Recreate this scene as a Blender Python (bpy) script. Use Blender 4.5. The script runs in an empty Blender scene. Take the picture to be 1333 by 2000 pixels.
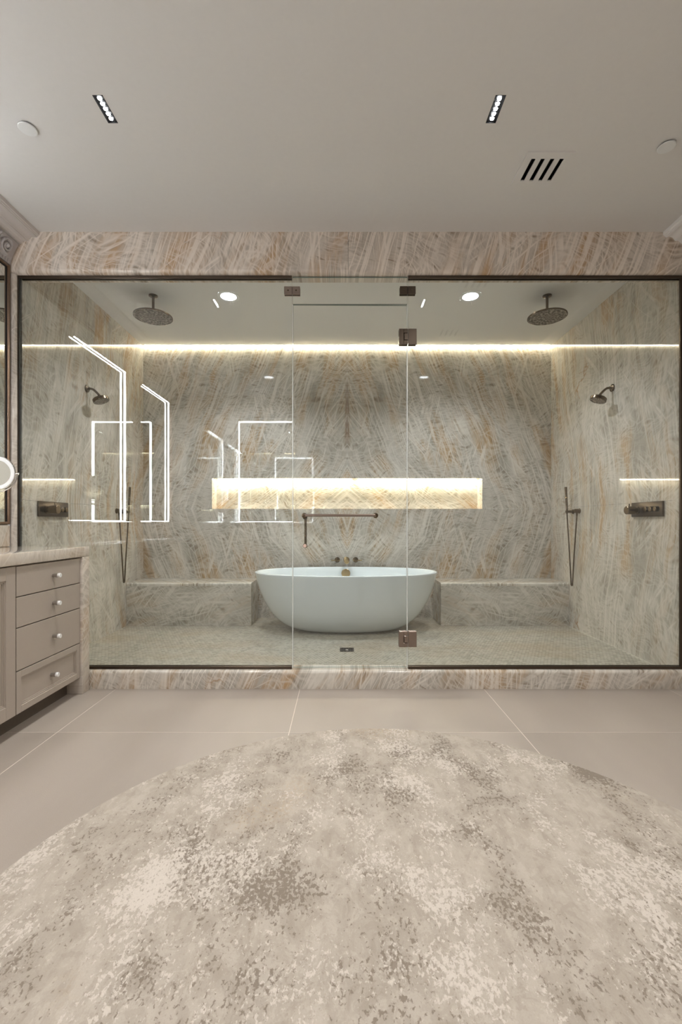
import bpy, bmesh, math, random
import numpy as np
from mathutils import Vector, Matrix

random.seed(7)
rng = np.random.default_rng(7)
S = bpy.context.scene
C = S.collection
PI = math.pi

# ------------------------------------------------------------------ camera, world, exposure
H = 2.977            # ceiling height
EYE = 1.08
cam_d = bpy.data.cameras.new('camera')
cam_d.sensor_fit = 'VERTICAL'
cam_d.sensor_height = 36.0
cam_d.lens = 16.0
cam_d.shift_y = 0.011
cam_d.clip_start = 0.02
cam = bpy.data.objects.new('camera', cam_d)
cam.location = (0, 0, EYE)
cam.rotation_euler = (PI / 2, 0, 0)
C.objects.link(cam)
S.camera = cam

world = bpy.data.worlds.new('world')
S.world = world
world.use_nodes = True
world.node_tree.nodes['Background'].inputs[0].default_value = (0.95, 0.97, 1.0, 1)
world.node_tree.nodes['Background'].inputs[1].default_value = 0.5

vs = S.view_settings
S.display_settings.display_device = 'sRGB'
vs.view_transform = 'Standard'
vs.look = 'None'
vs.gamma = 1
vs.use_curve_mapping = False
vs.exposure = -0.12

cy = S.cycles
cy.max_bounces = 10
cy.diffuse_bounces = 6
cy.glossy_bounces = 6
cy.transmission_bounces = 6
cy.transparent_max_bounces = 24
cy.caustics_reflective = False
cy.caustics_refractive = False
cy.sample_clamp_indirect = 30.0
cy.use_denoising = True

# light strengths, all in one place
E_FILL_SPOT = 84        # added fill spots behind the camera, each
E_LINEAR = 105           # the two five-dot fixtures in view, each
E_SHOWER_SPOT = 86      # the two round shower downlights, each
L_COVE = 85             # strip above the back wall
L_NICHE = 115            # strip in the niche
L_MIRROR = 85           # light bars around the mirrors

# ------------------------------------------------------------------ helpers
def srgb(r, g, b):
    f = lambda c: (c / 255 / 12.92) if c / 255 <= 0.04045 else ((c / 255 + 0.055) / 1.055) ** 2.4
    return (f(r), f(g), f(b), 1.0)

def link_obj(name, me, parent=None, origin=None):
    o = bpy.data.objects.new(name, me)
    C.objects.link(o)
    pw = Vector(parent['_w']) if parent is not None else Vector((0, 0, 0))
    if origin is None:
        origin = pw
    origin = Vector(origin)
    if me is not None:
        me.transform(Matrix.Translation(-origin))
    o.location = origin - pw
    if parent is not None:
        o.parent = parent
    o['_w'] = tuple(origin)
    return o

class MB:
    """collects shapes (world coordinates) for ONE mesh object"""
    def __init__(self):
        self.bm = bmesh.new()
    def box(self, x0, x1, y0, y1, z0, z1, bev=0.0, seg=1, mi=0):
        x0, x1 = sorted((x0, x1)); y0, y1 = sorted((y0, y1)); z0, z1 = sorted((z0, z1))
        b = bmesh.new()
        bmesh.ops.create_cube(b, size=1)
        for v in b.verts:
            v.co = Vector(((x0 + x1) / 2 + v.co.x * (x1 - x0), (y0 + y1) / 2 + v.co.y * (y1 - y0), (z0 + z1) / 2 + v.co.z * (z1 - z0)))
        if bev > 0:
            bmesh.ops.bevel(b, geom=list(b.edges), offset=bev, segments=seg, affect='EDGES', profile=0.5)
        for f in b.faces:
            f.material_index = mi
        self._merge(b)
        return self
    def _merge(self, b):
        me = bpy.data.meshes.new('tmp')
        b.to_mesh(me); b.free()
        self.bm.from_mesh(me)
        bpy.data.meshes.remove(me)
    def lathe(self, prof, loc, axis='Z', n=32, mi=0, tilt=None):
        """prof: list of (r, h); revolved about axis through loc"""
        R = {'Z': Matrix.Identity(3), 'X': Matrix.Rotation(PI / 2, 3, 'Y'), '-X': Matrix.Rotation(-PI / 2, 3, 'Y'),
             'Y': Matrix.Rotation(-PI / 2, 3, 'X'), '-Y': Matrix.Rotation(PI / 2, 3, 'X'), '-Z': Matrix.Rotation(PI, 3, 'X')}.get(axis)
        if tilt is not None:
            R = tilt
        b = bmesh.new()
        rings = []
        L = Vector(loc)
        for r, h in prof:
            if r < 1e-6:
                rings.append([b.verts.new(L + R @ Vector((0, 0, h)))])
            else:
                rings.append([b.verts.new(L + R @ Vector((r * math.cos(2 * PI * k / n), r * math.sin(2 * PI * k / n), h))) for k in range(n)])
        for a, c in zip(rings[:-1], rings[1:]):
            for k in range(n):
                k2 = (k + 1) % n
                if len(a) == 1 and len(c) == 1:
                    continue
                if len(a) == 1:
                    b.faces.new((a[0], c[k], c[k2]))
                elif len(c) == 1:
                    b.faces.new((a[k], a[k2], c[0]))
                else:
                    b.faces.new((a[k], a[k2], c[k2], c[k]))
        for f in b.faces:
            f.material_index = mi
        bmesh.ops.recalc_face_normals(b, faces=list(b.faces))
        self._merge(b)
        return self
    def tube(self, pts, r, n=12, mi=0, cap=True):
        pts = [Vector(p) for p in pts]
        rr = r if isinstance(r, (list, tuple)) else [r] * len(pts)
        b = bmesh.new()
        rings = []
        prev = None
        for i, p in enumerate(pts):
            t = (pts[min(i + 1, len(pts) - 1)] - pts[max(i - 1, 0)]).normalized()
            if prev is None:
                up = Vector((0, 0, 1)) if abs(t.z) < 0.9 else Vector((1, 0, 0))
                a = t.cross(up).normalized()
            else:
                a = (prev - t * prev.dot(t)).normalized()
            prev = a
            c = t.cross(a)
            rings.append([b.verts.new(p + (a * math.cos(2 * PI * k / n) + c * math.sin(2 * PI * k / n)) * rr[i]) for k in range(n)])
        for A, B in zip(rings[:-1], rings[1:]):
            for k in range(n):
                b.faces.new((A[k], A[(k + 1) % n], B[(k + 1) % n], B[k]))
        if cap:
            b.faces.new(rings[0]); b.faces.new(list(reversed(rings[-1])))
        for f in b.faces:
            f.material_index = mi
        bmesh.ops.recalc_face_normals(b, faces=list(b.faces))
        self._merge(b)
        return self
    def prism(self, poly, axis, a0, a1, mi=0):
        """poly of 2D points; axis 'X': (y,z) along x; 'Y': (x,z) along y; 'Z': (x,y) along z"""
        def P(p, a):
            return {'X': (a, p[0], p[1]), 'Y': (p[0], a, p[1]), 'Z': (p[0], p[1], a)}[axis]
        b = bmesh.new()
        A = [b.verts.new(P(p, a0)) for p in poly]
        B = [b.verts.new(P(p, a1)) for p in poly]
        n = len(poly)
        b.faces.new(A); b.faces.new(list(reversed(B)))
        for k in range(n):
            b.faces.new((A[k], B[k], B[(k + 1) % n], A[(k + 1) % n]))
        for f in b.faces:
            f.material_index = mi
        bmesh.ops.recalc_face_normals(b, faces=list(b.faces))
        self._merge(b)
        return self
    def build(self, name, mat, parent=None, origin=None, sharp=32):
        me = bpy.data.meshes.new(name)
        self.bm.to_mesh(me); self.bm.free()
        for m in (mat if isinstance(mat, (list, tuple)) else [mat]):
            me.materials.append(m)
        me.polygons.foreach_set('use_smooth', [True] * len(me.polygons))
        me.set_sharp_from_angle(angle=math.radians(sharp))
        return link_obj(name, me, parent, origin)

def box(name, mat, dims, parent=None, bev=0.0, seg=1, origin=None):
    return MB().box(*dims, bev=bev, seg=seg).build(name, mat, parent, origin)

def tag(o, label=None, cat=None, group=None, kind=None):
    if label: o['label'] = label
    if cat: o['category'] = cat
    if group: o['group'] = group
    if kind: o['kind'] = kind
    return o

def empty(name, loc, label=None, cat=None, group=None, kind=None):
    o = link_obj(name, None, None, loc)
    o.empty_display_size = 0.05
    return tag(o, label, cat, group, kind)

def copy_tree(o, dloc=(0, 0, 0), parent=None):
    c = o.copy()
    C.objects.link(c)
    if parent is not None:
        c.parent = parent
    c.location = o.location + Vector(dloc)
    for ch in [k for k in S.objects if k.parent == o]:
        copy_tree(ch, (0, 0, 0), c)
    return c

# ------------------------------------------------------------------ materials
class NT:
    def __init__(self, tree):
        self.t = tree
    def n(self, typ, **kw):
        nd = self.t.nodes.new(typ)
        for k, v in kw.items():
            setattr(nd, k, v)
        return nd
    def set(self, sock, val):
        if isinstance(val, bpy.types.NodeSocket):
            self.t.links.new(val, sock)
        else:
            sock.default_value = val
    def math(self, op, a, b=None, c=None, clamp=False):
        nd = self.n('ShaderNodeMath', operation=op, use_clamp=clamp)
        self.set(nd.inputs[0], a)
        if b is not None: self.set(nd.inputs[1], b)
        if c is not None: self.set(nd.inputs[2], c)
        return nd.outputs[0]
    def comb(self, x, y, z):
        nd = self.n('ShaderNodeCombineXYZ')
        for i, v in enumerate((x, y, z)): self.set(nd.inputs[i], v)
        return nd.outputs[0]
    def sep(self, v):
        nd = self.n('ShaderNodeSeparateXYZ'); self.set(nd.inputs[0], v)
        return nd.outputs
    def noise(self, vec, scale, detail=2.0, rough=0.5, dist=0.0):
        nd = self.n('ShaderNodeTexNoise')
        self.set(nd.inputs['Vector'], vec)
        nd.inputs['Scale'].default_value = scale
        nd.inputs['Detail'].default_value = detail
        nd.inputs['Roughness'].default_value = rough
        nd.inputs['Distortion'].default_value = dist
        return nd.outputs[0]
    def smooth(self, v, lo, hi, to0=0.0, to1=1.0):
        nd = self.n('ShaderNodeMapRange', interpolation_type='SMOOTHSTEP')
        self.set(nd.inputs['Value'], v)
        for k, x in (('From Min', lo), ('From Max', hi), ('To Min', to0), ('To Max', to1)):
            nd.inputs[k].default_value = x
        return nd.outputs[0]
    def mix(self, fac, a, b, blend='MIX'):
        nd = self.n('ShaderNodeMix', data_type='RGBA', blend_type=blend)
        self.set(nd.inputs['Factor'], fac)
        self.set(nd.inputs[6], a); self.set(nd.inputs[7], b)
        return nd.outputs[2]
    def bump(self, h, strength, dist=0.002):
        nd = self.n('ShaderNodeBump')
        nd.inputs['Strength'].default_value = strength
        nd.inputs['Distance'].default_value = dist
        self.set(nd.inputs['Height'], h)
        return nd.outputs[0]

def new_mat(name):
    m = bpy.data.materials.new(name)
    m.use_nodes = True
    nt = m.node_tree
    bsdf = nt.nodes['Principled BSDF']
    return m, NT(nt), bsdf

def plain(name, col, rough=0.5, metal=0.0, spec=0.5, speckle=0.0, scale=60, bump=0.0):
    m, N, b = new_mat(name)
    b.inputs['Roughness'].default_value = rough
    b.inputs['Metallic'].default_value = metal
    b.inputs['Specular IOR Level'].default_value = spec
    g = N.n('ShaderNodeTexCoord').outputs['Object']
    nz = N.noise(g, scale, 3)
    d = speckle
    c0 = tuple(max(0, c * (1 - d)) for c in col[:3]) + (1,)
    c1 = tuple(min(1, c * (1 + d)) for c in col[:3]) + (1,)
    N.set(b.inputs['Base Color'], N.mix(nz, c0, c1))
    if bump:
        N.set(b.inputs['Normal'], N.bump(nz, bump))
    return m

def emit(name, col, strength):
    m, N, b = new_mat(name)
    b.inputs['Base Color'].default_value = (0.8, 0.8, 0.8, 1)
    b.inputs['Emission Color'].default_value = col
    b.inputs['Emission Strength'].default_value = strength
    return m

# quartzite: long straight white fibres, fine ladder-like crackle between them, tan and grey clouds
def quartz_group():
    g = bpy.data.node_groups.new('quartzite', 'ShaderNodeTree')
    I = g.interface
    I.new_socket('U', in_out='INPUT', socket_type='NodeSocketFloat')
    I.new_socket('V', in_out='INPUT', socket_type='NodeSocketFloat')
    I.new_socket('Seed', in_out='INPUT', socket_type='NodeSocketFloat')
    I.new_socket('Angle', in_out='INPUT', socket_type='NodeSocketFloat')
    I.new_socket('Tan', in_out='INPUT', socket_type='NodeSocketFloat')
    I.new_socket('Fibre', in_out='INPUT', socket_type='NodeSocketFloat')
    I.new_socket('Color', in_out='OUTPUT', socket_type='NodeSocketColor')
    N = NT(g)
    gi = N.n('NodeGroupInput'); go = N.n('NodeGroupOutput')
    U, V, SD, AN, TN, FB = [gi.outputs[k] for k in range(6)]
    p0 = N.comb(U, V, SD)
    w1 = N.math('SUBTRACT', N.noise(p0, 1.1, 2), 0.5)
    w2 = N.math('SUBTRACT', N.noise(N.comb(V, U, N.math('ADD', SD, 5.3)), 1.4, 2), 0.5)
    f1 = N.math('SUBTRACT', N.noise(p0, 9.0, 2), 0.5)
    uw = N.math('MULTIPLY_ADD', w1, 0.06, U)
    vw = N.math('MULTIPLY_ADD', w2, 0.06, V)
    def rot(ang, bend=0.30):
        a = N.math('ADD', AN, ang)
        ca, sa = N.math('COSINE', a), N.math('SINE', a)
        al = N.math('ADD', N.math('MULTIPLY', uw, ca), N.math('MULTIPLY', vw, sa))
        ac = N.math('SUBTRACT', N.math('MULTIPLY', vw, ca), N.math('MULTIPLY', uw, sa))
        ac = N.math('MULTIPLY_ADD', w2, bend, ac)
        return al, ac
    def lines(ang, sa, sc, seed, width, detail=2.0, bend=0.10):
        al, ac = rot(ang, bend)
        n = N.noise(N.comb(N.math('MULTIPLY', al, sa), N.math('MULTIPLY', ac, sc), N.math('ADD', SD, seed)), 1.0, detail, 0.55)
        d = N.math('ABSOLUTE', N.math('SUBTRACT', n, 0.5))
        return N.smooth(d, 0.0, width, 1.0, 0.0)
    def mask(seed, sc, lo, hi):
        return N.smooth(N.noise(N.comb(U, V, N.math('ADD', SD, seed)), sc, 3), lo, hi)
    l1 = N.math('MULTIPLY', lines(0.0, 0.22, 17.0, 1.7, 0.048, 1.5), mask(21, 3.0, 0.34, 0.56))
    l1b = N.math('MULTIPLY', lines(0.12, 0.25, 34.0, 2.2, 0.060, 1.0), mask(25, 4.0, 0.42, 0.62))
    l2 = N.math('MULTIPLY', lines(0.40, 0.35, 16.0, 3.1, 0.038, 1.4), mask(22, 3.6, 0.44, 0.60))
    l3 = N.math('MULTIPLY', lines(-0.55, 0.4, 14.0, 6.7, 0.036, 1.4), mask(23, 3.4, 0.46, 0.62))
    # ladder cells across the fibres
    al, ac = rot(1.35, 0.8)
    vor = N.n('ShaderNodeTexVoronoi', feature='DISTANCE_TO_EDGE')
    N.set(vor.inputs['Vector'], N.comb(N.math('MULTIPLY_ADD', f1, 1.1, N.math('MULTIPLY', al, 9.0)),
                                       N.math('MULTIPLY_ADD', f1, 1.5, N.math('MULTIPLY', ac, 30.0)), SD))
    vor.inputs['Scale'].default_value = 1.0
    ve = vor.outputs['Distance']
    l4 = N.math('MULTIPLY', N.smooth(ve, 0.0, 0.16, 1.0, 0.0), mask(24, 2.4, 0.28, 0.56))
    cell = N.smooth(ve, 0.08, 0.34)
    al0, ac0 = rot(0.0)
    cl = N.noise(N.comb(N.math('MULTIPLY', al0, 1.6), N.math('MULTIPLY', ac0, 5.0), SD), 1.0, 5, 0.62)
    fine = N.noise(N.comb(N.math('MULTIPLY', al0, 6.0), N.math('MULTIPLY', ac0, 60.0), SD), 1.0, 3, 0.65)
    col = N.mix(N.smooth(cl, 0.36, 0.64), srgb(164, 159, 149), srgb(194, 189, 180))
    tn = N.noise(N.comb(N.math('MULTIPLY', al0, 1.0), N.math('MULTIPLY', ac0, 6.5), N.math('ADD', SD, 9.0)), 1.0, 5, 0.65)
    tanm = N.math('MULTIPLY', N.math('MULTIPLY', N.smooth(tn, 0.45, 0.64), mask(28, 1.1, 0.36, 0.58)), TN)
    col = N.mix(tanm, col, srgb(177, 141, 92))
    dark = N.math('MULTIPLY', cell, N.smooth(N.noise(N.comb(N.math('MULTIPLY', al, 8.0), N.math('MULTIPLY', ac, 20.0), N.math('ADD', SD, 4.0)), 1.0, 3), 0.48, 0.68))
    col = N.mix(N.math('MULTIPLY', dark, N.math('MULTIPLY', FB, 1.15)), col, srgb(122, 106, 86))
    col = N.mix(N.smooth(fine, 0.42, 0.78, 0.0, 0.34), col, srgb(140, 128, 110))
    wl = N.math('MAXIMUM', N.math('MAXIMUM', l1, l1b), N.math('MAXIMUM', l2, l3))
    col = N.mix(N.math('MULTIPLY', l4, N.math('MULTIPLY', FB, 0.70)), col, srgb(216, 211, 202))
    col = N.mix(N.math('MULTIPLY', wl, FB), col, srgb(226, 221, 212))
    rv = N.math('MULTIPLY', lines(0.9, 1.0, 1.6, 13.0, 0.010, 5.0, 0.3), mask(31, 2.0, 0.60, 0.72))
    col = N.mix(N.math('MULTIPLY', rv, 0.75), col, srgb(158, 116, 66))
    N.set(go.inputs[0], col)
    return g

QG = quartz_group()

def quartz(name, plane, seed, angle, tan=0.6, mirror=None, rough=0.035, tint=None, pale=0.0, fibre=0.62, vein=False):
    """plane 'XZ','YZ','XY': which world axes give u, v. mirror=(u0 or None, v0 or None) book-matches there"""
    m, N, b = new_mat(name)
    pos = N.sep(N.n('ShaderNodeNewGeometry').outputs['Position'])
    ix = {'X': 0, 'Y': 1, 'Z': 2}
    u, v = pos[ix[plane[0]]], pos[ix[plane[1]]]
    if mirror and mirror[0] is not None:
        u = N.math('ABSOLUTE', N.math('SUBTRACT', u, mirror[0]))
    if mirror and mirror[1] is not None:
        v = N.math('ABSOLUTE', N.math('SUBTRACT', v, mirror[1]))
    gn = N.n('ShaderNodeGroup'); gn.node_tree = QG
    N.set(gn.inputs[0], u); N.set(gn.inputs[1], v)
    gn.inputs[2].default_value = seed; gn.inputs[3].default_value = angle; gn.inputs[4].default_value = tan; gn.inputs[5].default_value = fibre
    col = gn.outputs[0]
    if vein:       # rusty vein along the book-match line of the upper slabs
        z = pos[2]
        w = N.noise(N.comb(N.math('MULTIPLY', u, 60.0), N.math('MULTIPLY', z, 9.0), 2.0), 1.0, 3)
        k = N.math('MULTIPLY', N.math('SUBTRACT', 1.0, N.smooth(u, 0.004, 0.036)), N.smooth(w, 0.34, 0.56))
        k = N.math('MULTIPLY', k, N.math('MULTIPLY', N.smooth(z, 1.86, 1.98), N.math('SUBTRACT', 1.0, N.smooth(z, 2.45, 2.75))))
        col = N.mix(N.math('MULTIPLY', k, 0.75), col, srgb(128, 96, 66))
    if pale:
        col = N.mix(pale, col, srgb(216, 203, 193))
    if tint:
        col = N.mix(1.0, col, tint, 'MULTIPLY')
    N.set(b.inputs['Base Color'], col)
    b.inputs['Roughness'].default_value = rough
    b.inputs['Specular IOR Level'].default_value = 0.4
    return m

XL, XR, CX, YB = -2.116, 2.248, 0.066, 4.867
YF, YH = 2.963, 3.083          # front / back of header and curb
WL, WR = -2.170, 2.300         # main room walls
SEAM = 1.235
SF = 0.070                     # shower floor height

M = {}
M['back'] = quartz('quartzite_back_wall', 'XZ', 3.0, 1.87, 0.80, (CX, SEAM), vein=True)
M['side_left'] = quartz('quartzite_left_wall', 'YZ', 11.0, 1.34, 0.75, (None, SEAM), fibre=0.42)
M['side_right'] = quartz('quartzite_right_wall', 'YZ', 17.0, 1.38, 0.70, (None, SEAM), fibre=0.42)
M['header'] = quartz('quartzite_header', 'XZ', 23.0, 1.15, 0.75, pale=0.12, rough=0.2, fibre=0.78, tint=(1.12, 1.08, 1.06, 1))
M['header2'] = quartz('quartzite_header_right', 'XZ', 29.0, 1.20, 0.85, pale=0.12, rough=0.2, fibre=0.78, tint=(1.12, 1.08, 1.06, 1))
M['curb'] = quartz('quartzite_curb', 'XZ', 37.0, 1.10, 0.9, pale=0.1, rough=0.16, fibre=0.7)
M['bench_front'] = quartz('quartzite_bench_front', 'XZ', 41.0, 2.74, 0.35, (CX, None), fibre=0.55)
M['bench_top'] = quartz('quartzite_bench_top', 'XY', 43.0, 0.6, 0.5, (CX, None))
M['bench_end'] = quartz('quartzite_bench_end', 'YZ', 47.0, 1.2, 0.5)
M['counter'] = quartz('quartzite_counter', 'YZ', 53.0, 1.3, 0.5, pale=0.45)
M['counter_leg'] = quartz('quartzite_counter_leg', 'YZ', 59.0, 0.7, 0.6, pale=0.35)
M['pilaster'] = quartz('quartzite_pilaster', 'XZ', 61.0, 1.4, 0.6, pale=0.3)
M['splash'] = quartz('quartzite_splash', 'YZ', 67.0, 1.2, 0.6, pale=0.3)
M['niche'] = quartz('quartzite_niche', 'XZ', 5.0, 2.45, 0.8, (CX, None))
M['niche_side'] = quartz('quartzite_niche_side', 'YZ', 6.0, 1.2, 0.7)

M['ceiling'] = plain('ceiling_paint', srgb(221, 220, 218), 0.75, speckle=0.02, scale=40)
M['wall'] = plain('wall_paint', srgb(205, 198, 190), 0.7, speckle=0.02)
M['moulding'] = plain('moulding_paint', srgb(205, 199, 196), 0.45, speckle=0.02)
M['moulding_white'] = plain('moulding_paint_white', srgb(240, 239, 238), 0.45, speckle=0.02)
M['carved'] = plain('carved_paint', srgb(180, 175, 175), 0.42, speckle=0.05, scale=25)
M['bronze'] = plain('bronze_metal', srgb(88, 78, 69), 0.32, 1.0, speckle=0.10, scale=30)
M['bronze_dark'] = plain('dark_bronze_metal', srgb(104, 90, 74), 0.26, 1.0, speckle=0.12, scale=40)
M['rose'] = plain('rose_bronze_metal', srgb(148, 134, 126), 0.30, 1.0, speckle=0.06, scale=30)
M['rose_pale'] = plain('pale_rose_metal', srgb(222, 192, 178), 0.4, 0.4)
M['frame_bronze'] = plain('mirror_frame_bronze', srgb(140, 118, 102), 0.38, 1.0, speckle=0.08)
M['brass'] = plain('aged_nickel', srgb(176, 156, 122), 0.22, 1.0, speckle=0.06)
M['nickel'] = plain('brushed_nickel', srgb(190, 186, 182), 0.30, 1.0, speckle=0.04)
M['knob_face'] = plain('knob_face', srgb(238, 238, 238), 0.25, 0.2)
M['chrome'] = plain('chrome', srgb(225, 225, 225), 0.08, 1.0)
M['black'] = plain('black_housing', srgb(14, 14, 16), 0.45, speckle=0.2)
M['gasket'] = plain('black_gasket', srgb(18, 17, 17), 0.5, speckle=0.2)
M['white_plastic'] = plain('white_plastic', srgb(228, 230, 230), 0.4, speckle=0.02)
M['tub'] = plain('white_solid_surface', srgb(223, 230, 234), 0.14, speckle=0.01)
M['cabinet'] = plain('taupe_lacquer', srgb(170, 159, 149), 0.42, speckle=0.02, scale=30)
M['cabinet_dark'] = plain('toe_kick', srgb(96, 86, 76), 0.6, speckle=0.05)
M['mirror'] = plain('mirror_silver', srgb(238, 242, 240), 0.0, 1.0)
M['led_cool'] = emit('led_mirror', (0.97, 0.98, 1.0, 1), L_MIRROR)
M['led_warm'] = emit('led_cove', (1.0, 0.89, 0.66, 1), L_COVE)
M['led_niche'] = emit('led_niche', (1.0, 0.90, 0.68, 1), L_NICHE)
M['led_dot'] = emit('led_dot', (0.93, 0.96, 1.0, 1), 45.0)
M['lens'] = emit('downlight_lens', (0.95, 0.97, 1.0, 1), 30.0)

def rain_mat():
    m, N, b = new_mat('rain_plate_metal')
    g = N.n('ShaderNodeTexCoord').outputs['Object']
    x, y, z = N.sep(g)
    r = N.math('SQRT', N.math('ADD', N.math('MULTIPLY', x, x), N.math('MULTIPLY', y, y)))
    a = N.math('ARCTAN2', y, x)
    nz = N.noise(N.comb(N.math('MULTIPLY', a, 5.0), N.math('MULTIPLY', r, 45.0), 0.0), 1.0, 3)
    N.set(b.inputs['Base Color'], N.mix(N.smooth(nz, 0.4, 0.62), srgb(92, 86, 80), srgb(176, 168, 158)))
    b.inputs['Metallic'].default_value = 0.8
    b.inputs['Roughness'].default_value = 0.4
    return m
M['rain_plate'] = rain_mat()

def tile_mat():
    m, N, b = new_mat('porcelain_floor_tile')
    pos = N.n('ShaderNodeNewGeometry').outputs['Position']
    x, y, z = N.sep(pos)
    oi = N.n('ShaderNodeObjectInfo')
    f = N.noise(pos, 420, 2, 0.6)
    soft = N.noise(N.comb(N.math('MULTIPLY', x, 3.0), N.math('MULTIPLY', y, 0.8), N.math('MULTIPLY', oi.outputs['Random'], 20.0)), 1.2, 4)
    col = N.mix(N.smooth(soft, 0.3, 0.7), srgb(160, 150, 141), srgb(170, 160, 151))
    col = N.mix(N.smooth(f, 0.35, 0.7, 0.0, 0.35), col, srgb(142, 131, 120))
    N.set(b.inputs['Base Color'], col)
    N.set(b.inputs['Roughness'], N.smooth(soft, 0.3, 0.7, 0.30, 0.42))
    return m
M['tile'] = tile_mat()
M['grout'] = plain('pale_grout', srgb(222, 212, 202), 0.8, speckle=0.04)

def mosaic_mat():
    m, N, b = new_mat('marble_mosaic')
    pos = N.n('ShaderNodeNewGeometry').outputs['Position']
    x, y, z = N.sep(pos)
    at = N.n('ShaderNodeAttribute', attribute_name='tone')
    t = at.outputs['Fac']
    cl = N.noise(N.comb(N.math('MULTIPLY', x, 1.6), N.math('MULTIPLY', y, 3.4), 2.0), 1.0, 3)
    col = N.mix(N.smooth(t, 0.0, 1.0), srgb(152, 147, 135), srgb(186, 182, 170))
    col = N.mix(N.smooth(cl, 0.40, 0.7, 0.0, 0.45), col, srgb(168, 148, 120))
    N.set(b.inputs['Base Color'], col)
    b.inputs['Roughness'].default_value = 0.32
    return m
M['mosaic'] = mosaic_mat()
M['mosaic_grout'] = plain('mosaic_grout', srgb(196, 192, 180), 0.8, speckle=0.04)

def rug_mat():
    m, N, b = new_mat('distressed_wool')
    pos = N.n('ShaderNodeTexCoord').outputs['Object']
    x, y, z = N.sep(pos)
    # strokes run along the room's depth, blotches broken by finer noise
    ps = N.comb(N.math('MULTIPLY', x, 1.25), N.math('MULTIPLY', y, 0.85), 3.0)
    pt = N.comb(N.math('MULTIPLY', x, 1.25), N.math('MULTIPLY', y, 0.85), 11.0)
    nA = N.noise(ps, 3.0, 6, 0.70)
    nC = N.noise(pt, 3.2, 6, 0.68)
    nB = N.noise(ps, 62.0, 4, 0.66, 0.35)
    nD = N.noise(pt, 74.0, 3, 0.62, 0.35)
    nE = N.noise(ps, 105.0, 2, 0.5, 0.4)
    strk = N.noise(N.comb(N.math('MULTIPLY', x, 46.0), N.math('MULTIPLY', y, 5.0), 4.0), 1.0, 4, 0.6)
    fine = N.noise(pos, 260, 2)
    base = N.mix(N.smooth(nC, 0.38, 0.62), srgb(184, 174, 162), srgb(170, 160, 148))
    base = N.mix(N.smooth(strk, 0.44, 0.74, 0.0, 0.40), base, srgb(160, 148, 134))
    mot = N.noise(pt, 13.0, 5, 0.68, 0.5)
    base = N.mix(N.smooth(mot, 0.50, 0.58, 0.0, 0.40), base, srgb(200, 190, 179))
    base = N.mix(N.smooth(mot, 0.40, 0.45, 0.32, 0.0), base, srgb(152, 140, 127))
    och = N.math('MULTIPLY', N.smooth(N.noise(pt, 1.7, 3), 0.54, 0.70), N.smooth(nD, 0.42, 0.62))
    base = N.mix(N.math('MULTIPLY', och, 0.40), base, srgb(184, 160, 128))
    cr = N.math('MULTIPLY_ADD', nB, 0.75, nA)
    cr = N.math('MULTIPLY_ADD', N.math('SUBTRACT', strk, 0.5), 0.12, cr)
    crm = N.smooth(cr, 0.925, 1.00)
    base = N.mix(N.math('MULTIPLY', crm, 0.85), base, srgb(214, 204, 194))
    dk = N.math('MULTIPLY_ADD', nD, 0.80, nC)
    dk = N.math('MULTIPLY_ADD', N.math('SUBTRACT', strk, 0.5), 0.18, dk)
    dkm = N.smooth(dk, 0.985, 1.055)
    base = N.mix(N.math('MULTIPLY', dkm, 0.85), base, srgb(128, 116, 103))
    fl = N.math('MULTIPLY', N.smooth(nE, 0.60, 0.68), N.smooth(nA, 0.44, 0.56))
    base = N.mix(N.math('MULTIPLY', fl, 0.55), base, srgb(146, 133, 119))
    base = N.mix(N.smooth(fine, 0.35, 0.7, 0.0, 0.12), base, srgb(150, 138, 124))
    base = N.mix(1.0, base, (0.88, 0.88, 0.88, 1), 'MULTIPLY')
    N.set(b.inputs['Base Color'], base)
    b.inputs['Roughness'].default_value = 0.9
    b.inputs['Specular IOR Level'].default_value = 0.15
    b.inputs['Sheen Weight'].default_value = 0.15
    h = N.math('SUBTRACT', crm, dkm)
    h = N.math('MULTIPLY_ADD', fine, 0.35, h)
    h = N.math('MULTIPLY_ADD', strk, 0.5, h)
    N.set(b.inputs['Normal'], N.bump(h, 0.30, 0.004))
    return m
M['rug'] = rug_mat()

def glass_mat(name, tint, edge=False):
    m = bpy.data.materials.new(name); m.use_nodes = True
    nt = m.node_tree; nt.nodes.clear()
    N = NT(nt)
    out = N.n('ShaderNodeOutputMaterial')
    geo = N.n('ShaderNodeNewGeometry')
    ior = N.math('MULTIPLY_ADD', geo.outputs['Backfacing'], (1 / 1.5 - 1.5), 1.5)
    fr = N.n('ShaderNodeFresnel'); N.set(fr.inputs['IOR'], ior)
    tr = N.n('ShaderNodeBsdfTransparent'); tr.inputs[0].default_value = tint
    gl = N.n('ShaderNodeBsdfGlossy'); gl.inputs['Roughness'].default_value = 0.0
    gl.inputs[0].default_value = (1, 1, 1, 1)
    mx = N.n('ShaderNodeMixShader')
    N.set(mx.inputs[0], fr.outputs[0]); N.set(mx.inputs[1], tr.outputs[0]); N.set(mx.inputs[2], gl.outputs[0])
    N.set(out.inputs[0], mx.outputs[0])
    return m
M['glass'] = glass_mat('clear_glass', (0.962, 0.983, 0.982, 1))

M['seal'] = plain('clear_seal', srgb(226, 230, 228), 0.15)
M['seal'].node_tree.nodes['Principled BSDF'].inputs['Transmission Weight'].default_value = 0.0

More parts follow.
